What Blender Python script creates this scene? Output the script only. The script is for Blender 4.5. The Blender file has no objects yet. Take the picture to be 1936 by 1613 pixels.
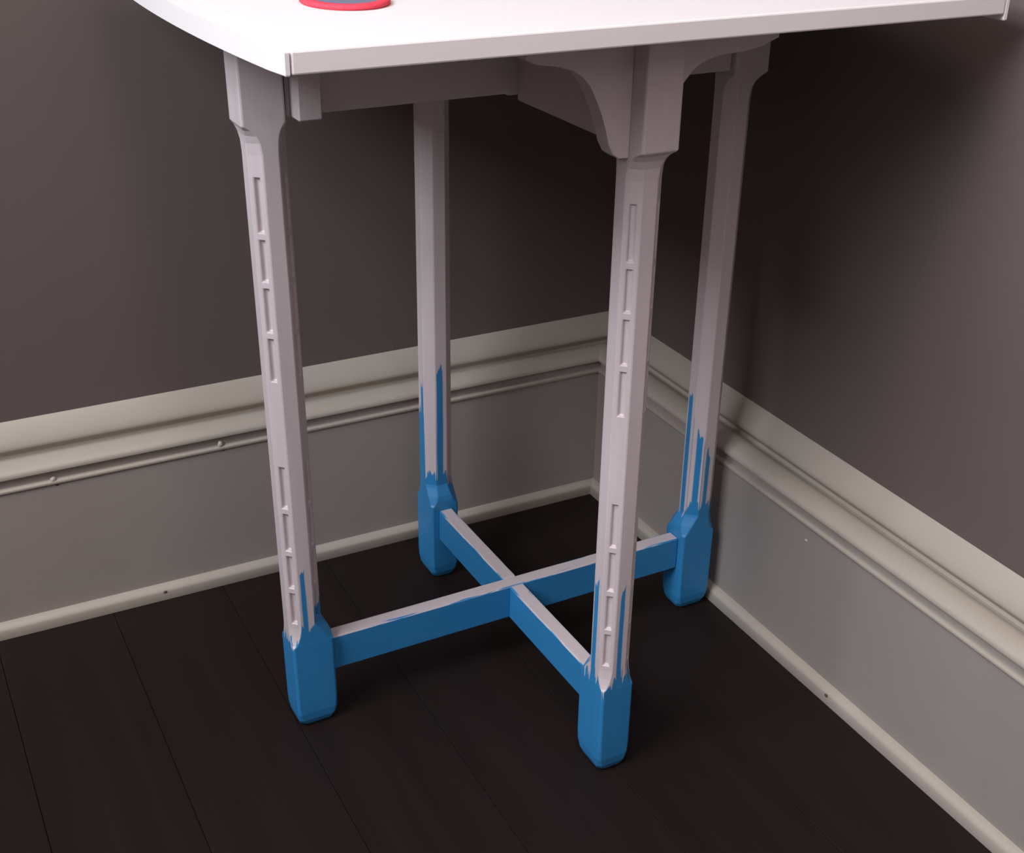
import bpy, bmesh, math, random
from mathutils import Vector, Matrix

# ------------------------------------------------------------------ camera
scene = bpy.context.scene
COL = scene.collection
random.seed(4)

F_PX, PITCH, ROLL, YAW = 2455.54, 0.469425, 0.017083, 0.481939
CAM = Vector((-0.73998, -1.20178, 0.80665))
cy_, sy_, cp_, sp_ = math.cos(YAW), math.sin(YAW), math.cos(PITCH), math.sin(PITCH)
fw = Vector((sy_ * cp_, cy_ * cp_, -sp_))
r0 = Vector((cy_, -sy_, 0))
u0 = r0.cross(fw)
rt = math.cos(ROLL) * r0 + math.sin(ROLL) * u0
up = -math.sin(ROLL) * r0 + math.cos(ROLL) * u0
cd = bpy.data.cameras.new('camera')
cam = bpy.data.objects.new('camera', cd)
COL.objects.link(cam)
cd.sensor_fit = 'HORIZONTAL'
cd.sensor_width = 36.0
cd.lens = F_PX / 1936.0 * 36.0
cd.clip_start = 0.02
M = Matrix((rt, up, -fw)).transposed().to_4x4()
M.translation = CAM
cam.matrix_world = M
scene.camera = cam

# ------------------------------------------------------------------ light
world = bpy.data.worlds.new('overcast_sky')
scene.world = world
world.use_nodes = True
bg = world.node_tree.nodes['Background']
bg.inputs['Color'].default_value = (0.85, 0.92, 1.0, 1)
bg.inputs['Strength'].default_value = 0.5

X_MIN, Y_MIN, Z_CEIL = -1.8, -2, 2.45      # far walls and ceiling of the room
WIN_A = (-1.45, -0.22, 1.28, 2.35)           # window in the wall at X_MIN: y from, y to, z from, z to
WIN_FILL = (-1, -0.05, 1.2, 2.1)           # fill window added in the wall at Y_MIN: x from, x to, z from, z to

def area_light(name, loc, w, h, direction, energy, colour):
    ld = bpy.data.lights.new(name, 'AREA')
    ld.shape = 'RECTANGLE'
    ld.size, ld.size_y = w, h
    ld.energy = energy
    ld.color = colour
    lo = bpy.data.objects.new(name, ld)
    COL.objects.link(lo)
    lo.location = loc
    lo.rotation_euler = Vector(direction).to_track_quat('-Z', 'Y').to_euler()

area_light('unseen_window_light', (X_MIN - 0.06, (WIN_A[0] + WIN_A[1]) / 2, (WIN_A[2] + WIN_A[3]) / 2),
         WIN_A[1] - WIN_A[0], WIN_A[3] - WIN_A[2], (1, 0, 0), 86, (0.90, 0.935, 1.0))
area_light('unseen_window_light', ((WIN_FILL[0] + WIN_FILL[1]) / 2, Y_MIN - 0.06, (WIN_FILL[2] + WIN_FILL[3]) / 2),
         WIN_FILL[1] - WIN_FILL[0], WIN_FILL[3] - WIN_FILL[2], (0, 1, 0), 6, (1.0, 0.76, 0.77))  # warm front fill through an invented window behind the camera

lamp = bpy.data.lights.new('added_fill_lamp', 'AREA')  # invented overhead lamp, added out of view for light from above
lamp.shape = 'DISK'
lamp.size = 0.40
lamp.energy = 12
lamp.color = (1.0, 0.86, 0.82)
lamp_o = bpy.data.objects.new('added_fill_lamp', lamp)
COL.objects.link(lamp_o)
lamp_o.location = (-0.70, -1.05, 2.36)

vs = scene.view_settings
vs.view_transform = 'Standard'
vs.look = 'None'
vs.gamma = 1.0
vs.use_curve_mapping = False
vs.exposure = -0.06

# ------------------------------------------------------------------ materials
class NT:
    def __init__(self, name, rough=0.5, spec=0.4):
        self.m = bpy.data.materials.new(name)
        self.m.use_nodes = True
        self.t = self.m.node_tree
        self.b = self.t.nodes['Principled BSDF']
        self.b.inputs['Roughness'].default_value = rough
        self.b.inputs['Specular IOR Level'].default_value = spec
    def node(self, kind, **kw):
        n = self.t.nodes.new(kind)
        for k, v in kw.items():
            setattr(n, k, v)
        return n
    def put(self, sock, v):
        if isinstance(v, bpy.types.NodeSocket):
            self.t.links.new(v, sock)
        else:
            sock.default_value = v
    def math(self, op, a, b=0.0, clamp=False):
        n = self.node('ShaderNodeMath', operation=op, use_clamp=clamp)
        self.put(n.inputs[0], a)
        self.put(n.inputs[1], b)
        return n.outputs[0]
    def objco(self):
        return self.node('ShaderNodeTexCoord').outputs['Object']
    def mapped(self, v, scale):
        n = self.node('ShaderNodeMapping')
        self.put(n.inputs['Vector'], v)
        n.inputs['Scale'].default_value = scale
        return n.outputs[0]
    def noise(self, v, scale, detail=3.0):
        n = self.node('ShaderNodeTexNoise')
        self.put(n.inputs['Vector'], v)
        n.inputs['Scale'].default_value = scale
        n.inputs['Detail'].default_value = detail
        return n.outputs['Fac']
    def mix(self, fac, a, b):
        n = self.node('ShaderNodeMix', data_type='RGBA')
        self.put(n.inputs[0], fac)
        self.put(n.inputs[6], a if isinstance(a, bpy.types.NodeSocket) else (*a, 1))
        self.put(n.inputs[7], b if isinstance(b, bpy.types.NodeSocket) else (*b, 1))
        return n.outputs[2]
    def colour(self, v):
        self.put(self.b.inputs['Base Color'], v if isinstance(v, bpy.types.NodeSocket) else (*v, 1))
    def bump(self, h, strength=0.1, dist=0.001):
        n = self.node('ShaderNodeBump')
        n.inputs['Strength'].default_value = strength
        n.inputs['Distance'].default_value = dist
        self.put(n.inputs['Height'], h)
        self.put(self.b.inputs['Normal'], n.outputs[0])
    def sep(self, v):
        n = self.node('ShaderNodeSeparateXYZ')
        self.put(n.inputs[0], v)
        return n.outputs
    def comb(self, x, y, z):
        n = self.node('ShaderNodeCombineXYZ')
        for i, v in enumerate((x, y, z)):
            self.put(n.inputs[i], v)
        return n.outputs[0]
    def attr(self, name):
        return self.node('ShaderNodeAttribute', attribute_name=name).outputs['Fac']

WHITE_A, WHITE_B = (0.63, 0.555, 0.565), (0.54, 0.47, 0.485)
BLUE_A, BLUE_B = (0.026, 0.205, 0.47), (0.034, 0.24, 0.51)

def mottled(name, a, b, scale, rough, spec=0.4, stretch=(1, 1, 1), bump=0.0):
    k = NT(name, rough, spec)
    n = k.noise(k.mapped(k.objco(), stretch), scale, 4)
    k.colour(k.mix(n, a, b))
    if bump:
        k.bump(n, bump, 0.002)
    return k.m

MAT_WALL = mottled('taupe_wall_paint', (0.115, 0.090, 0.083), (0.130, 0.103, 0.095), 7, 0.75, 0.25, bump=0.05)
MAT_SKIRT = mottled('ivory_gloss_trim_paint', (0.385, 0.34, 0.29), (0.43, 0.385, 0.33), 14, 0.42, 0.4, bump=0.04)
MAT_BOARD = mottled('darker_ivory_board', (0.285, 0.25, 0.228), (0.32, 0.285, 0.26), 11, 0.5, 0.4, bump=0.04)  # flat board a darker, greyer ivory than the mouldings
MAT_CEIL = mottled('white_ceiling_paint', (0.52, 0.49, 0.48), (0.55, 0.52, 0.51), 6, 0.9, 0.2)
MAT_FAR = mottled('pale_bounce_wall', (0.39, 0.345, 0.33), (0.42, 0.375, 0.36), 6, 0.9, 0.2)  # unseen walls made pale for bounce light, in place of the taupe
MAT_TOP = mottled('white_tabletop_paint', (0.85, 0.81, 0.81), (0.82, 0.78, 0.78), 18, 0.4, 0.4, (0.2, 1, 1), bump=0.03)
MAT_WHITE = mottled('white_brushed_paint', WHITE_A, WHITE_B, 30, 0.45, 0.4, bump=0.05)
MAT_GAP = mottled('dark_seam', (0.03, 0.025, 0.022), (0.04, 0.03, 0.03), 20, 0.8)
MAT_CHIP = mottled('brown_wood_chip', (0.06, 0.045, 0.035), (0.12, 0.09, 0.07), 300, 0.8)
MAT_DRIP = mottled('old_paint_blob', (0.55, 0.50, 0.43), (0.38, 0.33, 0.28), 300, 0.5)

def floor_material():
    k = NT('dark_stained_floorboard', 0.5, 0.22)
    oi = k.node('ShaderNodeObjectInfo').outputs['Random']
    v = k.mapped(k.objco(), (1, 0.06, 1))
    v2 = k.node('ShaderNodeVectorMath', operation='ADD')
    k.put(v2.inputs[0], v)
    k.put(v2.inputs[1], k.comb(k.math('MULTIPLY', oi, 9.0), oi, 0.0))
    n = k.noise(v2.outputs[0], 42, 6)
    k.colour(k.mix(n, (0.0088, 0.0047, 0.0042), (0.0165, 0.0092, 0.0080)))
    k.put(k.b.inputs['Roughness'], k.math('ADD', k.math('MULTIPLY', n, 0.12), 0.48))
    k.bump(n, 0.06, 0.001)
    return k.m
MAT_FLOOR = floor_material()

def leg_material():
    """White leg paint with the blue foot paint brushed up to a ragged line (attributes give the line of each facet)."""
    k = NT('white_and_blue_leg_paint', 0.42, 0.4)
    x, y, z = k.sep(k.objco())
    u, line, strip, s0, s1 = (k.attr(a) for a in ('u', 'line', 'strip', 'strip_from', 'strip_to'))
    n = k.noise(k.comb(k.math('MULTIPLY', u, 1.7), k.math('MULTIPLY', z, 14.0), k.math('MULTIPLY', line, 90.0)), 1.0, 3)
    n2 = k.math('SUBTRACT', n, 0.5)
    edge = k.math('ADD', line, k.math('MULTIPLY', n2, 0.060))
    m1 = k.math('MULTIPLY', k.math('SUBTRACT', edge, z), 900.0, True)
    edge2 = k.math('ADD', strip, k.math('MULTIPLY', n2, 0.045))
    m2 = k.math('MULTIPLY', k.math('SUBTRACT', edge2, z), 700.0, True)
    wob = k.math('MULTIPLY', n2, 0.35)
    uu = k.math('ADD', u, wob)
    m3 = k.math('MULTIPLY', k.math('SUBTRACT', uu, s0), 6.0, True)
    m4 = k.math('MULTIPLY', k.math('SUBTRACT', s1, uu), 6.0, True)
    ms = k.math('MULTIPLY', m2, k.math('MULTIPLY', m3, m4))
    mask = k.math('MAXIMUM', m1, ms)
    br = k.noise(k.mapped(k.objco(), (1, 1, 0.07)), 160, 3)
    white = k.mix(br, WHITE_A, WHITE_B)
    blue = k.mix(br, BLUE_A, BLUE_B)
    k.colour(k.mix(mask, white, blue))
    k.bump(br, 0.08, 0.001)
    return k.m
MAT_LEG = leg_material()

def stretcher_material():
    """Blue sides, top edge left white, with blue brushed a little over the arris. Local x runs along the bar."""
    k = NT('white_topped_blue_stretcher_paint', 0.42, 0.4)
    x, y, z = k.sep(k.objco())
    nz = k.sep(k.node('ShaderNodeTexCoord').outputs['Normal'])[2]
    n = k.noise(k.comb(k.math('MULTIPLY', x, 20.0), k.math('MULTIPLY', y, 500.0), 0.0), 1.0, 3)
    lim = k.math('SUBTRACT', 0.0078, k.math('MULTIPLY', k.math('SUBTRACT', n, 0.50, True), 0.014))
    inside = k.math('MULTIPLY', k.math('SUBTRACT', lim, k.math('ABSOLUTE', y)), 1500.0, True)
    top = k.math('GREATER_THAN', nz, 0.6)
    br = k.noise(k.mapped(k.objco(), (0.08, 1, 1)), 160, 3)
    k.colour(k.mix(k.math('MULTIPLY', inside, top), k.mix(br, BLUE_A, BLUE_B), k.mix(br, WHITE_A, WHITE_B)))
    return k.m
MAT_STR = stretcher_material()

# ------------------------------------------------------------------ helpers
def mesh_obj(name, bm, mat, parent=None, smooth=False):
    bmesh.ops.recalc_face_normals(bm, faces=bm.faces)
    me = bpy.data.meshes.new(name)
    bm.to_mesh(me)
    bm.free()
    me.materials.append(mat)
    if smooth:
        for p in me.polygons:
            p.use_smooth = True
    o = bpy.data.objects.new(name, me)
    COL.objects.link(o)
    if parent:
        o.parent = parent
    return o

def tag(o, label=None, cat=None, group=None, kind=None):
    for k, v in (('label', label), ('category', cat), ('group', group), ('kind', kind)):
        if v:
            o[k] = v
    return o

def box(x0, x1, y0, y1, z0, z1, bevel=0.0, seg=2):
    bm = bmesh.new()
    v = [bm.verts.new((x, y, z)) for z in (z0, z1) for y in (y0, y1) for x in (x0, x1)]
    for f in ((0, 2, 3, 1), (4, 5, 7, 6), (0, 1, 5, 4), (2, 6, 7, 3), (0, 4, 6, 2), (1, 3, 7, 5)):
        bm.faces.new([v[i] for i in f])
    if bevel:
        bmesh.ops.bevel(bm, geom=list(bm.edges), offset=bevel, segments=seg, affect='EDGES', profile=0.5)
    return bm

def prism(pts, axis_from, axis_to, plane='xz', bevel=0.0):
    """Extrude an outline. plane 'xz': outline in x,z pulled along y; 'xy': outline in x,y pulled along z."""
    bm = bmesh.new()
    def P(a, b, c):
        return (a, c, b) if plane == 'xz' else (a, b, c)
    A = [bm.verts.new(P(a, b, axis_from)) for a, b in pts]
    B = [bm.verts.new(P(a, b, axis_to)) for a, b in pts]
    fa = bm.faces.new(A)
    fb = bm.faces.new(B[::-1])
    n = len(pts)
    for i in range(n):
        bm.faces.new((A[i], A[(i + 1) % n], B[(i + 1) % n], B[i]))
    if bevel:
        ed = [e for e in bm.edges if (fa in e.link_faces or fb in e.link_faces)]
        bmesh.ops.bevel(bm, geom=ed, offset=bevel, segments=2, affect='EDGES', profile=0.5)
    return bm

# ------------------------------------------------------------------ the room
D = 0.0516          # wall face lies this far behind the front line of the shoe moulding

tag(mesh_obj('wall_left', box(X_MIN, D + 0.1, D, D + 0.1, -0.02, 2.5), MAT_WALL),
    'taupe painted wall behind the table', 'wall', kind='structure')
tag(mesh_obj('wall_right', box(D, D + 0.1, Y_MIN, D, -0.02, 2.5), MAT_WALL),
    'taupe painted wall beside the table', 'wall', kind='structure')
floor = tag(mesh_obj('floor', box(X_MIN, D, Y_MIN, D, -0.05, -0.018), MAT_GAP),
            'dark stained wooden floor of narrow boards', 'floor', kind='structure')
tag(mesh_obj('ceiling', box(X_MIN, D, Y_MIN, D, Z_CEIL, Z_CEIL + 0.1), MAT_CEIL),
    'plain white painted ceiling', 'ceiling', kind='structure')

def window_wall(name, win_name, n, along, plane, outward, lo, hi, win):
    """A wall across the far side of the room with a window opening and its white sash frame."""
    a, b, z0, z1 = win
    T = 0.12 * outward
    def slab(p0, p1, q0, q1, t0, t1, bv=0.0):
        t0, t1 = min(t0, t1), max(t0, t1)
        return box(t0, t1, p0, p1, q0, q1, bv) if along == 'y' else box(p0, p1, t0, t1, q0, q1, bv)
    bm = bmesh.new()
    for p0, p1, q0, q1 in ((lo, a, -0.02, Z_CEIL), (b, hi, -0.02, Z_CEIL), (a, b, -0.02, z0), (a, b, z1, Z_CEIL)):
        part = slab(p0, p1, q0, q1, plane, plane + T)
        me = bpy.data.meshes.new('t')
        part.to_mesh(me)
        part.free()
        bm.from_mesh(me)
        bpy.data.meshes.remove(me)
    tag(mesh_obj(name, bm, MAT_FAR), 'unseen wall made pale for bounce light, with a window, ' + n, 'wall', kind='structure')
    w = bpy.data.objects.new(win_name, None)
    COL.objects.link(w)
    tag(w, 'white framed sash window, ' + n, 'window', kind='structure')
    f = 0.04
    zm = (z0 + z1) / 2
    t0, t1 = plane + 0.02 * outward, plane + 0.045 * outward
    for p0, p1, q0, q1 in ((a, a + f, z0, z1), (b - f, b, z0, z1), (a + f, b - f, z0, z0 + f), (a + f, b - f, z1 - f, z1),
                           (a + f, b - f, zm - 0.02, zm + 0.02)):
        mesh_obj('frame_bar', slab(p0, p1, q0, q1, t0, t1, 0.002), MAT_SKIRT, w)
    mesh_obj('sill', slab(a - 0.04, b + 0.04, z0 - 0.03, z0, plane - 0.05 * outward, plane, 0.003), MAT_SKIRT, w)

window_wall('wall_window', 'window_1', 'opposite the wall beside the table', 'y', X_MIN, -1, Y_MIN, D, WIN_A)
window_wall('wall_back', 'fill_window', 'added unseen for fill, opposite the wall behind the table', 'x', Y_MIN, -1, X_MIN, D, WIN_FILL)
PW = 0.118
xa = -0.349 - PW * 17
i = 0
while xa < D - 0.002:
    xb = min(xa + PW, D)
    if xb > X_MIN:
        w = xb - xa
        bm = box(-w / 2 + 0.0002, w / 2 - 0.0002, Y_MIN, D, -0.018, 0.0, 0.0004, 1)
        pl = mesh_obj('plank', bm, MAT_FLOOR, floor)
        pl.location.x = (xa + xb) / 2
    xa = xb

# baseboards: (depth behind the shoe's front line, height); deeper = nearer the wall
BOARD = [(D, 0.0), (0.0100, 0.0), (0.0100, 0.1615), (0.0130, 0.1630), (0.0140, 0.1660), (0.0140, 0.1735), (D, 0.1735)]
BEAD = [(0.0105, 0.1600), (0.0088, 0.1606), (0.0080, 0.1620), (0.0083, 0.1638), (0.0098, 0.1650), (0.0135, 0.1652), (0.0135, 0.1600)]
CAP = [(D, 0.1735), (0.0180, 0.1735), (0.0105, 0.1742), (0.0082, 0.1762), (0.0078, 0.1790), (0.0095, 0.1822), (0.0140, 0.1852),
       (0.0200, 0.1872), (0.0260, 0.1879), (0.0310, 0.1872), (0.0350, 0.1850), (0.0385, 0.1822), (0.0425, 0.1818), (0.0435, 0.1850), (0.0412, 0.1888),
       (0.0375, 0.1915), (0.0366, 0.1936), (0.0370, 0.1968), (0.0390, 0.2020), (0.0430, 0.2085), (0.0472, 0.2140), (0.0497, 0.2168), (D, 0.2185)]
SHOE = [(0.0100, 0.0)] + [(0.0100 * (1 - math.cos(t)) , 0.002 + 0.0135 * math.sin(t))
                          for t in [math.radians(a) for a in (0, 15, 30, 45, 60, 75, 90)]]
SHOE.insert(1, (0.0, 0.0))

def moulding(profile, side):
    bm = bmesh.new()
    A, B = [], []
    for o, z in profile:
        if side == 'left':
            A.append(bm.verts.new((X_MIN, o, z)))
            B.append(bm.verts.new((o, o, z)))
        else:
            A.append(bm.verts.new((o, Y_MIN, z)))
            B.append(bm.verts.new((o, o, z)))
    n = len(profile)
    for k in range(n):
        bm.faces.new((A[k], A[(k + 1) % n], B[(k + 1) % n], B[k]))
    bm.faces.new(A)
    bm.faces.new(B[::-1])
    return bm

def blob(name, loc, size, mat, parent, seed):
    rnd = random.Random(seed)
    bm = bmesh.new()
    bmesh.ops.create_icosphere(bm, subdivisions=2, radius=1.0)
    for v in bm.verts:
        v.co *= 1 + rnd.uniform(-0.22, 0.22)
        v.co = Vector((v.co.x * size[0], v.co.y * size[1], v.co.z * size[2]))
    o = mesh_obj(name, bm, mat, parent, True)
    o.location = loc
    return o

skirts = {}
for side in ('left', 'right'):
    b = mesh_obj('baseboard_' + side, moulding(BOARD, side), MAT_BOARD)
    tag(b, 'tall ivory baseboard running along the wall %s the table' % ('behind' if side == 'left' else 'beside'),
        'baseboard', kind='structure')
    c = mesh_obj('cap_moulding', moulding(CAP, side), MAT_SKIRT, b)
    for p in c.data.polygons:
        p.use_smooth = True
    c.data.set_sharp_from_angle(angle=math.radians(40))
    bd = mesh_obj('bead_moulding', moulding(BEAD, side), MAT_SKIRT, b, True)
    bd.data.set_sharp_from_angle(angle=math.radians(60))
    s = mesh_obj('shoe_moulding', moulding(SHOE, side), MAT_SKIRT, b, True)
    s.data.set_sharp_from_angle(angle=math.radians(50))
    skirts[side] = b
SPOTS = [('left', 'paint_blob', (-0.622, 0.0105, 0.1655), (0.003, 0.002, 0.0035), MAT_DRIP),
         ('left', 'paint_blob', (-0.452, 0.0105, 0.1670), (0.003, 0.002, 0.0040), MAT_DRIP),
         ('left', 'nail_hole', (-0.619, 0.0098, 0.1610), (0.0022, 0.0008, 0.0025), MAT_CHIP),
         ('left', 'nail_hole', (-0.449, 0.0098, 0.1620), (0.0022, 0.0008, 0.0030), MAT_CHIP),
         ('left', 'nail_hole', (-0.5285, 0.0012, 0.0090), (0.0020, 0.0010, 0.0018), MAT_CHIP),
         ('right', 'nail_hole', (0.0012, -0.452, 0.0085), (0.0010, 0.0022, 0.0018), MAT_CHIP),
         ('right', 'nail_hole', (0.0098, -0.385, 0.1450), (0.0005, 0.0022, 0.0016), MAT_DRIP)]
for n, (side, nm, loc, size, mat) in enumerate(SPOTS):
    blob(nm, loc, size, mat, skirts[side], n)

# ------------------------------------------------------------------ the table
TX, TY, TH = -0.23712, -0.24775, 0.01445
A_X, A_Y = 0.2165, 0.1793          # centre to leg, along the two rails
Z_TOP0, Z_TOP1 = 0.6550, 0.6683
table = bpy.data.objects.new('side_table', None)
COL.objects.link(table)
table.location = (TX, TY, 0)
table.rotation_euler.z = TH
table.empty_display_size = 0.1
tag(table, 'small white painted side table with blue feet and crossed stretchers in the corner', 'table')

S_FOOT, S_HEAD, W_SH, INNER = 0.0160, 0.0155, 0.0157, 0.0075
HEAD_OUT, HEAD_IN = 0.0260, 0.0110      # the head of a leg stands out past its shaft
C_SH = W_SH * 0.586
SLOTS = [(0.112, 0.1520), (0.1530, 0.1910), (0.1920, 0.2340), (0.2350, 0.2800),
         (0.3550, 0.3975), (0.3985, 0.4405), (0.4415, 0.4805), (0.4815, 0.5300)]

def leg_rings(HEAD_OUT, HEAD_IN):
    # height, outer reach, inner reach, half width, chamfer
    R = [(z, s * S_FOOT, s * S_FOOT + INNER, s * S_FOOT, c) for z, s, c in
         ((0.0, 0.66, 0.0045), (0.003, 0.80, 0.0040), (0.008, 0.92, 0.0032), (0.016, 0.985, 0.0024), (0.026, 1.0, 0.0020), (0.0930, 1.0, 0.0018))]
    for z, g, e in ((0.0950, 0.30, 1.0), (0.0985, 0.56, 0.97), (0.1035, 0.80, 0.80), (0.1085, 0.93, 0.45), (0.1120, 0.98, 0.18)):
        s = S_FOOT + (W_SH - S_FOOT) * g
        R.append((z, s, s + INNER * e, s, 0.0018 + (C_SH - 0.0018) * g))
    zs = sorted({z for ab in SLOTS for z in ab} - {0.112} | {0.1150, 0.5450})
    for z in zs:
        R.append((z, W_SH, W_SH, W_SH, C_SH))
    for z, g in ((0.554, 0.92), (0.5600, 0.72), (0.5645, 0.42), (0.5680, 0.0)):
        mixg = lambda v: v + (W_SH - v) * g
        R.append((z, mixg(HEAD_OUT), mixg(HEAD_IN), mixg(S_HEAD), 0.0012 + (C_SH - 0.0012) * g))
    R.append((Z_TOP0, HEAD_OUT, HEAD_IN, S_HEAD, 0.0012))
    return R

# facets in the leg's own frame (+x points to the middle of the table):
# 0 +x  1 chamfer  2 +y  3 chamfer  4 -x  5 chamfer  6 -y  7 chamfer
TANG = [Vector((math.cos(math.radians(90 + 45 * k)), math.sin(math.radians(90 + 45 * k)), 0)) for k in range(8)]
HALF = W_SH * 0.414

def make_leg(name_loc, rot, paint, head=(HEAD_OUT, HEAD_IN), lean=0.0, slot_depth=0.0):
    bm = bmesh.new()
    lay = bm.faces.layers.int.new('facet')
    rings = []
    for z, xo, xi, s, c in leg_rings(*head):
        x0, x1, y0, y1 = -xo, xi, -s, s
        pts = [(x1, y0 + c), (x1, y1 - c), (x1 - c, y1), (x0 + c, y1), (x0, y1 - c), (x0, y0 + c), (x0 + c, y0), (x1 - c, y0)]
        rings.append([bm.verts.new((x, y, z)) for x, y in pts])
    slot_faces = []
    for a, b in zip(rings, rings[1:]):
        for k in range(8):
            f = bm.faces.new((a[k], a[(k + 1) % 8], b[(k + 1) % 8], b[k]))
            f[lay] = k
            zm = (a[0].co.z + b[0].co.z) / 2
            if k % 2 and any(p < zm < q for p, q in SLOTS) and a[0].co.z > 0.112:
                slot_faces.append(f)
    f = bm.faces.new(rings[0][::-1]); f[lay] = 0
    f = bm.faces.new(rings[-1]); f[lay] = 0
    for f in slot_faces if slot_depth else []:
        k = f[lay]
        A_, B_, C_, D_ = [v.co.copy() for v in f.verts]
        outer = list(f.verts)
        h = (D_ - A_).length
        nrm = Vector((-TANG[k].y, TANG[k].x, 0)) * -1
        def at(u, v, d=0.0):
            return bm.verts.new((A_ * (1 - u) + B_ * u) * (1 - v) + (D_ * (1 - u) + C_ * u) * v - nrm * d)
        e, g = 0.0022 / h, 0.0030 / h
        rim = [at(0.30, e), at(0.72, e), at(0.72, 1 - e), at(0.30, 1 - e)]
        low = [at(0.37, g, slot_depth), at(0.65, g, slot_depth), at(0.65, 1 - g, slot_depth), at(0.37, 1 - g, slot_depth)]
        bm.faces.remove(f)
        for ring_a, ring_b in ((outer, rim), (rim, low)):
            for q in range(4):
                nf = bm.faces.new((ring_a[q], ring_a[(q + 1) % 4], ring_b[(q + 1) % 4], ring_b[q]))
                nf[lay] = k
        nf = bm.faces.new(low)
        nf[lay] = k
    bm.faces.ensure_lookup_table()
    order = {i: f[lay] for i, f in enumerate(bm.faces)}
    me = bpy.data.meshes.new('leg')
    bm.to_mesh(me)
    bm.free()
    me.materials.append(MAT_LEG)
    names = ('u', 'line', 'strip', 'strip_from', 'strip_to')
    for nm in names:
        me.attributes.new(nm, 'FLOAT', 'CORNER')
    for p in me.polygons:
        k = order[p.index]
        line, strip, s0, s1 = paint.get(k, (0.112, 0.0, -1, 1))
        for li in p.loop_indices:
            co = me.vertices[me.loops[li].vertex_index].co
            vals = (co.dot(TANG[k]) / HALF, line, strip, s0, s1)
            for nm, v in zip(names, vals):
                me.attributes[nm].data[li].value = v
    o = bpy.data.objects.new('leg', me)
    COL.objects.link(o)
    o.parent = table
    o.location = (name_loc[0], name_loc[1], 0)
    o.rotation_euler = (0, lean, math.radians(rot))
    m = o.modifiers.new('bevel', 'BEVEL')
    m.width = 0.0006
    m.segments = 1
    m.limit_method = 'ANGLE'
    m.angle_limit = math.radians(30)
    return o

# (ragged line height, strip top, strip from, strip to) for each facet
make_leg((-A_X, 0), 0, {4: (0.100, 0, -1, 1), 5: (0.098, 0.0, -1, 1), 6: (0.116, 0.172, -0.75, 0.10), 7: (0.135, 0, -1, 1)}, head=(0.0205, 0.0142), lean=-0.0100, slot_depth=0.0036)
make_leg((0, -A_Y), 90, {2: (0.105, 0.200, -0.9, 0.3), 3: (0.088, 0, -1, 1), 4: (0.106, 0.196, -0.55, 0.35), 5: (0.106, 0, -1, 1)}, slot_depth=0.0026)
make_leg((0, A_Y), -90, {6: (0.200, 0.23, -0.2, 0.9), 7: (0.125, 0, -1, 1), 0: (0.125, 0.250, -0.9, 0.35), 1: (0.12, 0, -1, 1)})
make_leg((A_X, 0), 180, {0: (0.120, 0.245, -0.8, 0.35), 1: (0.125, 0.212, -0.35, 0.75), 2: (0.125, 0.190, -0.55, 0.30), 3: (0.13, 0, -1, 1)})

# stretchers: a long one and two halves butting against it
SZ1, SH, SW = 0.0880, 0.0365, 0.0076
def stretcher(length, cx, cy, rot):
    o = mesh_obj('stretcher', box(-length / 2, length / 2, -SW, SW, SZ1 - SH, SZ1, 0.0012, 1), MAT_STR, table)
    o.location = (cx, cy, 0)
    o.rotation_euler.z = math.radians(rot)
    return o
inx = A_X - S_FOOT - INNER
iny = A_Y - S_FOOT - INNER
stretcher(2 * inx, 0, 0, 0)
stretcher(iny - SW, 0, -(iny + SW) / 2, 90)
stretcher(iny - SW, 0, (iny + SW) / 2, 90)

# rails under the top
RB = 0.5705
lx = A_X - HEAD_IN
ly = A_Y - HEAD_IN
mesh_obj('rail', box(-lx, lx, -0.009, 0.009, RB, Z_TOP0, 0.001, 1), MAT_WHITE, table)
mesh_obj('rail', box(-0.009, 0.009, -ly, -0.009, RB - 0.006, Z_TOP0, 0.001, 1), MAT_WHITE, table)
mesh_obj('rail', box(-0.009, 0.009, 0.009, ly, RB - 0.006, Z_TOP0, 0.001, 1), MAT_WHITE, table)
mesh_obj('corner_block', box(-0.2025, -0.1835, -0.0275, -0.0090, 0.5700, Z_TOP0, 0.0012, 1), MAT_WHITE, table)
BR = [(-S_HEAD, Z_TOP0), (-0.100, Z_TOP0), (-0.100, 0.636), (-0.092, 0.6325), (-0.076, 0.6300), (-0.064, 0.6275), (-0.056, 0.6225),
      (-0.050, 0.6150), (-0.045, 0.6060), (-0.040, 0.5950), (-0.036, 0.5840), (-0.033, 0.5730), (-0.029, 0.5655),
      (-0.024, 0.5620), (-S_HEAD, 0.5615)]
o = mesh_obj('bracket', prism(BR, -0.009, 0.007, 'xz', 0.0008), MAT_WHITE, table)
o.location = (0, -A_Y, 0)
BR2 = [(S_HEAD, Z_TOP0), (0.110, Z_TOP0), (0.108, 0.636), (0.094, 0.6310), (0.078, 0.6285), (0.056, 0.6275), (0.044, 0.6255),
       (0.034, 0.6200), (0.027, 0.6120), (0.0225, 0.6030), (S_HEAD, 0.5950)]
o = mesh_obj('bracket', prism(BR2, -0.009, 0.007, 'xz', 0.0008), MAT_WHITE, table)
o.location = (0, -A_Y, 0)

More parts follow.
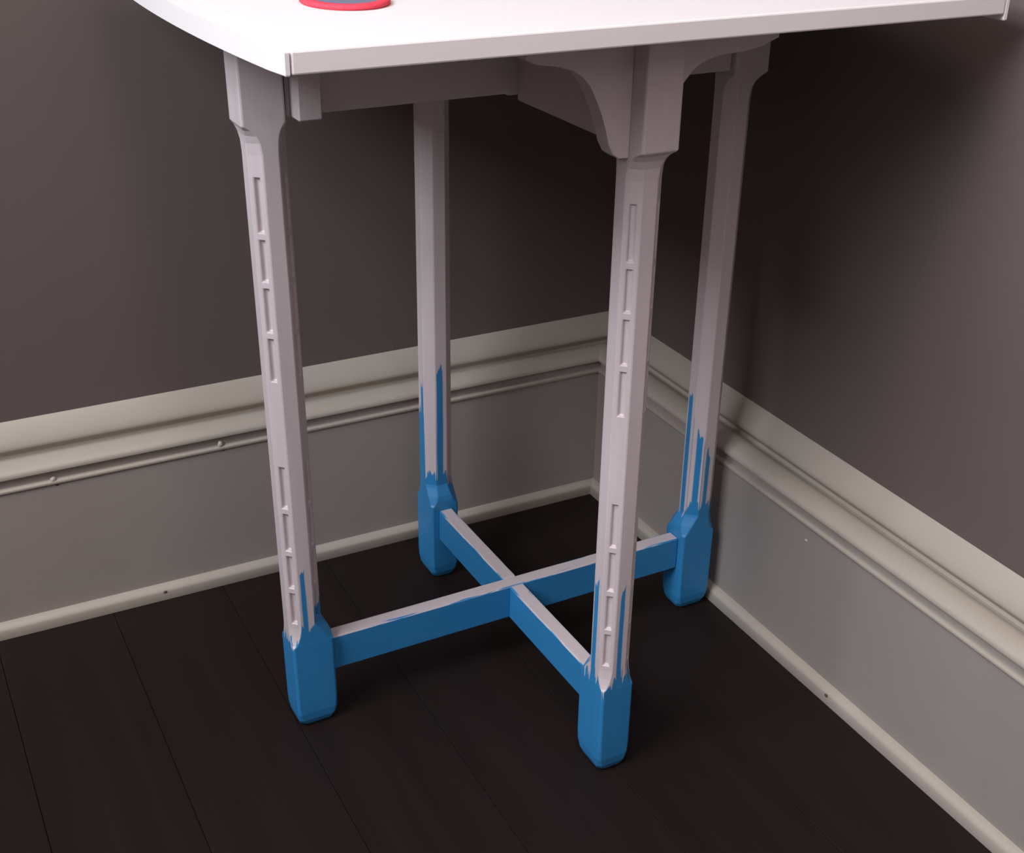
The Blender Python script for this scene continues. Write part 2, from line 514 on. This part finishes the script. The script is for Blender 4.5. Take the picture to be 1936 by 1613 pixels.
# the top: a straight board with a bowed strip along each side
TC, HWB, Y0, Y1, BOW = -0.2525, 0.2645, -0.5100, 0.0130, 0.0175
top = mesh_obj('tabletop', box(-HWB, HWB, Y0, Y1, Z_TOP0, Z_TOP1, 0.0012, 2), MAT_TOP, table)
inv = Matrix.Rotation(-TH, 4, 'Z') @ Matrix.Translation((-TX, -TY, 0)) @ Matrix.Translation((TC, 0, 0))
top.matrix_parent_inverse = Matrix()
top.matrix_basis = inv
for sgn in (-1, 1):
    gap, lip = 0.0009, 0.0035
    pts = [(sgn * (HWB + gap), Y0), (sgn * (HWB + gap), Y1)]
    for k in range(25):
        t = k / 24
        y = Y1 + (Y0 - Y1) * t
        pts.append((sgn * (HWB + lip + BOW * (1 - (2 * t - 1) ** 2)), y))
    st = mesh_obj('edge_strip', prism(pts, Z_TOP0 - (0.0005 if sgn < 0 else 0.0045), Z_TOP1, 'xy', 0.0010), MAT_TOP, table)
    st.matrix_basis = inv

# ------------------------------------------------------------------ coaster lying on the tabletop
coaster = bpy.data.objects.new('coaster', None)
COL.objects.link(coaster)
coaster.location = (-0.4325, -0.368, Z_TOP1)
tag(coaster, 'small round grey-blue coaster with a red rim lying on the white tabletop', 'coaster')
def ring(r_in, r_out, z0, z1, n=48):
    bm = bmesh.new()
    prof = [(r_in, z0), (r_out - 0.001, z0), (r_out, z0 + 0.001), (r_out, z1 - 0.0012), (r_out - 0.0014, z1), (r_in + 0.001, z1), (r_in, z1 - 0.001)]
    V = [[bm.verts.new((r * math.cos(2 * math.pi * a / n) , 1.22 * r * math.sin(2 * math.pi * a / n), z)) for r, z in prof] for a in range(n)]
    m = len(prof)
    for a in range(n):
        for k in range(m):
            bm.faces.new((V[a][k], V[(a + 1) % n][k], V[(a + 1) % n][(k + 1) % m], V[a][(k + 1) % m]))
    return bm
kr = NT('red_felt', 0.8, 0.2)
kr.colour(kr.mix(kr.noise(kr.objco(), 700, 2), (0.62, 0.035, 0.06), (0.78, 0.09, 0.13)))
kg = NT('grey_blue_weave', 0.85, 0.2)
wv = kg.node('ShaderNodeTexWave', wave_type='BANDS', bands_direction='DIAGONAL')
kg.put(wv.inputs['Vector'], kg.objco())
wv.inputs['Scale'].default_value = 260
kg.colour(kg.mix(wv.outputs['Fac'], (0.12, 0.135, 0.20), (0.20, 0.215, 0.29)))
mesh_obj('rim', ring(0.0215, 0.0290, 0.0, 0.0034), kr.m, coaster, True)
bm = bmesh.new()
bmesh.ops.create_cone(bm, cap_ends=True, segments=48, radius1=0.0214, radius2=0.0214, depth=0.0026,
                      matrix=Matrix.Translation((0, 0, 0.0013)))
for v in bm.verts:
    v.co.y *= 1.22
mesh_obj('pad', bm, kg.m, coaster)
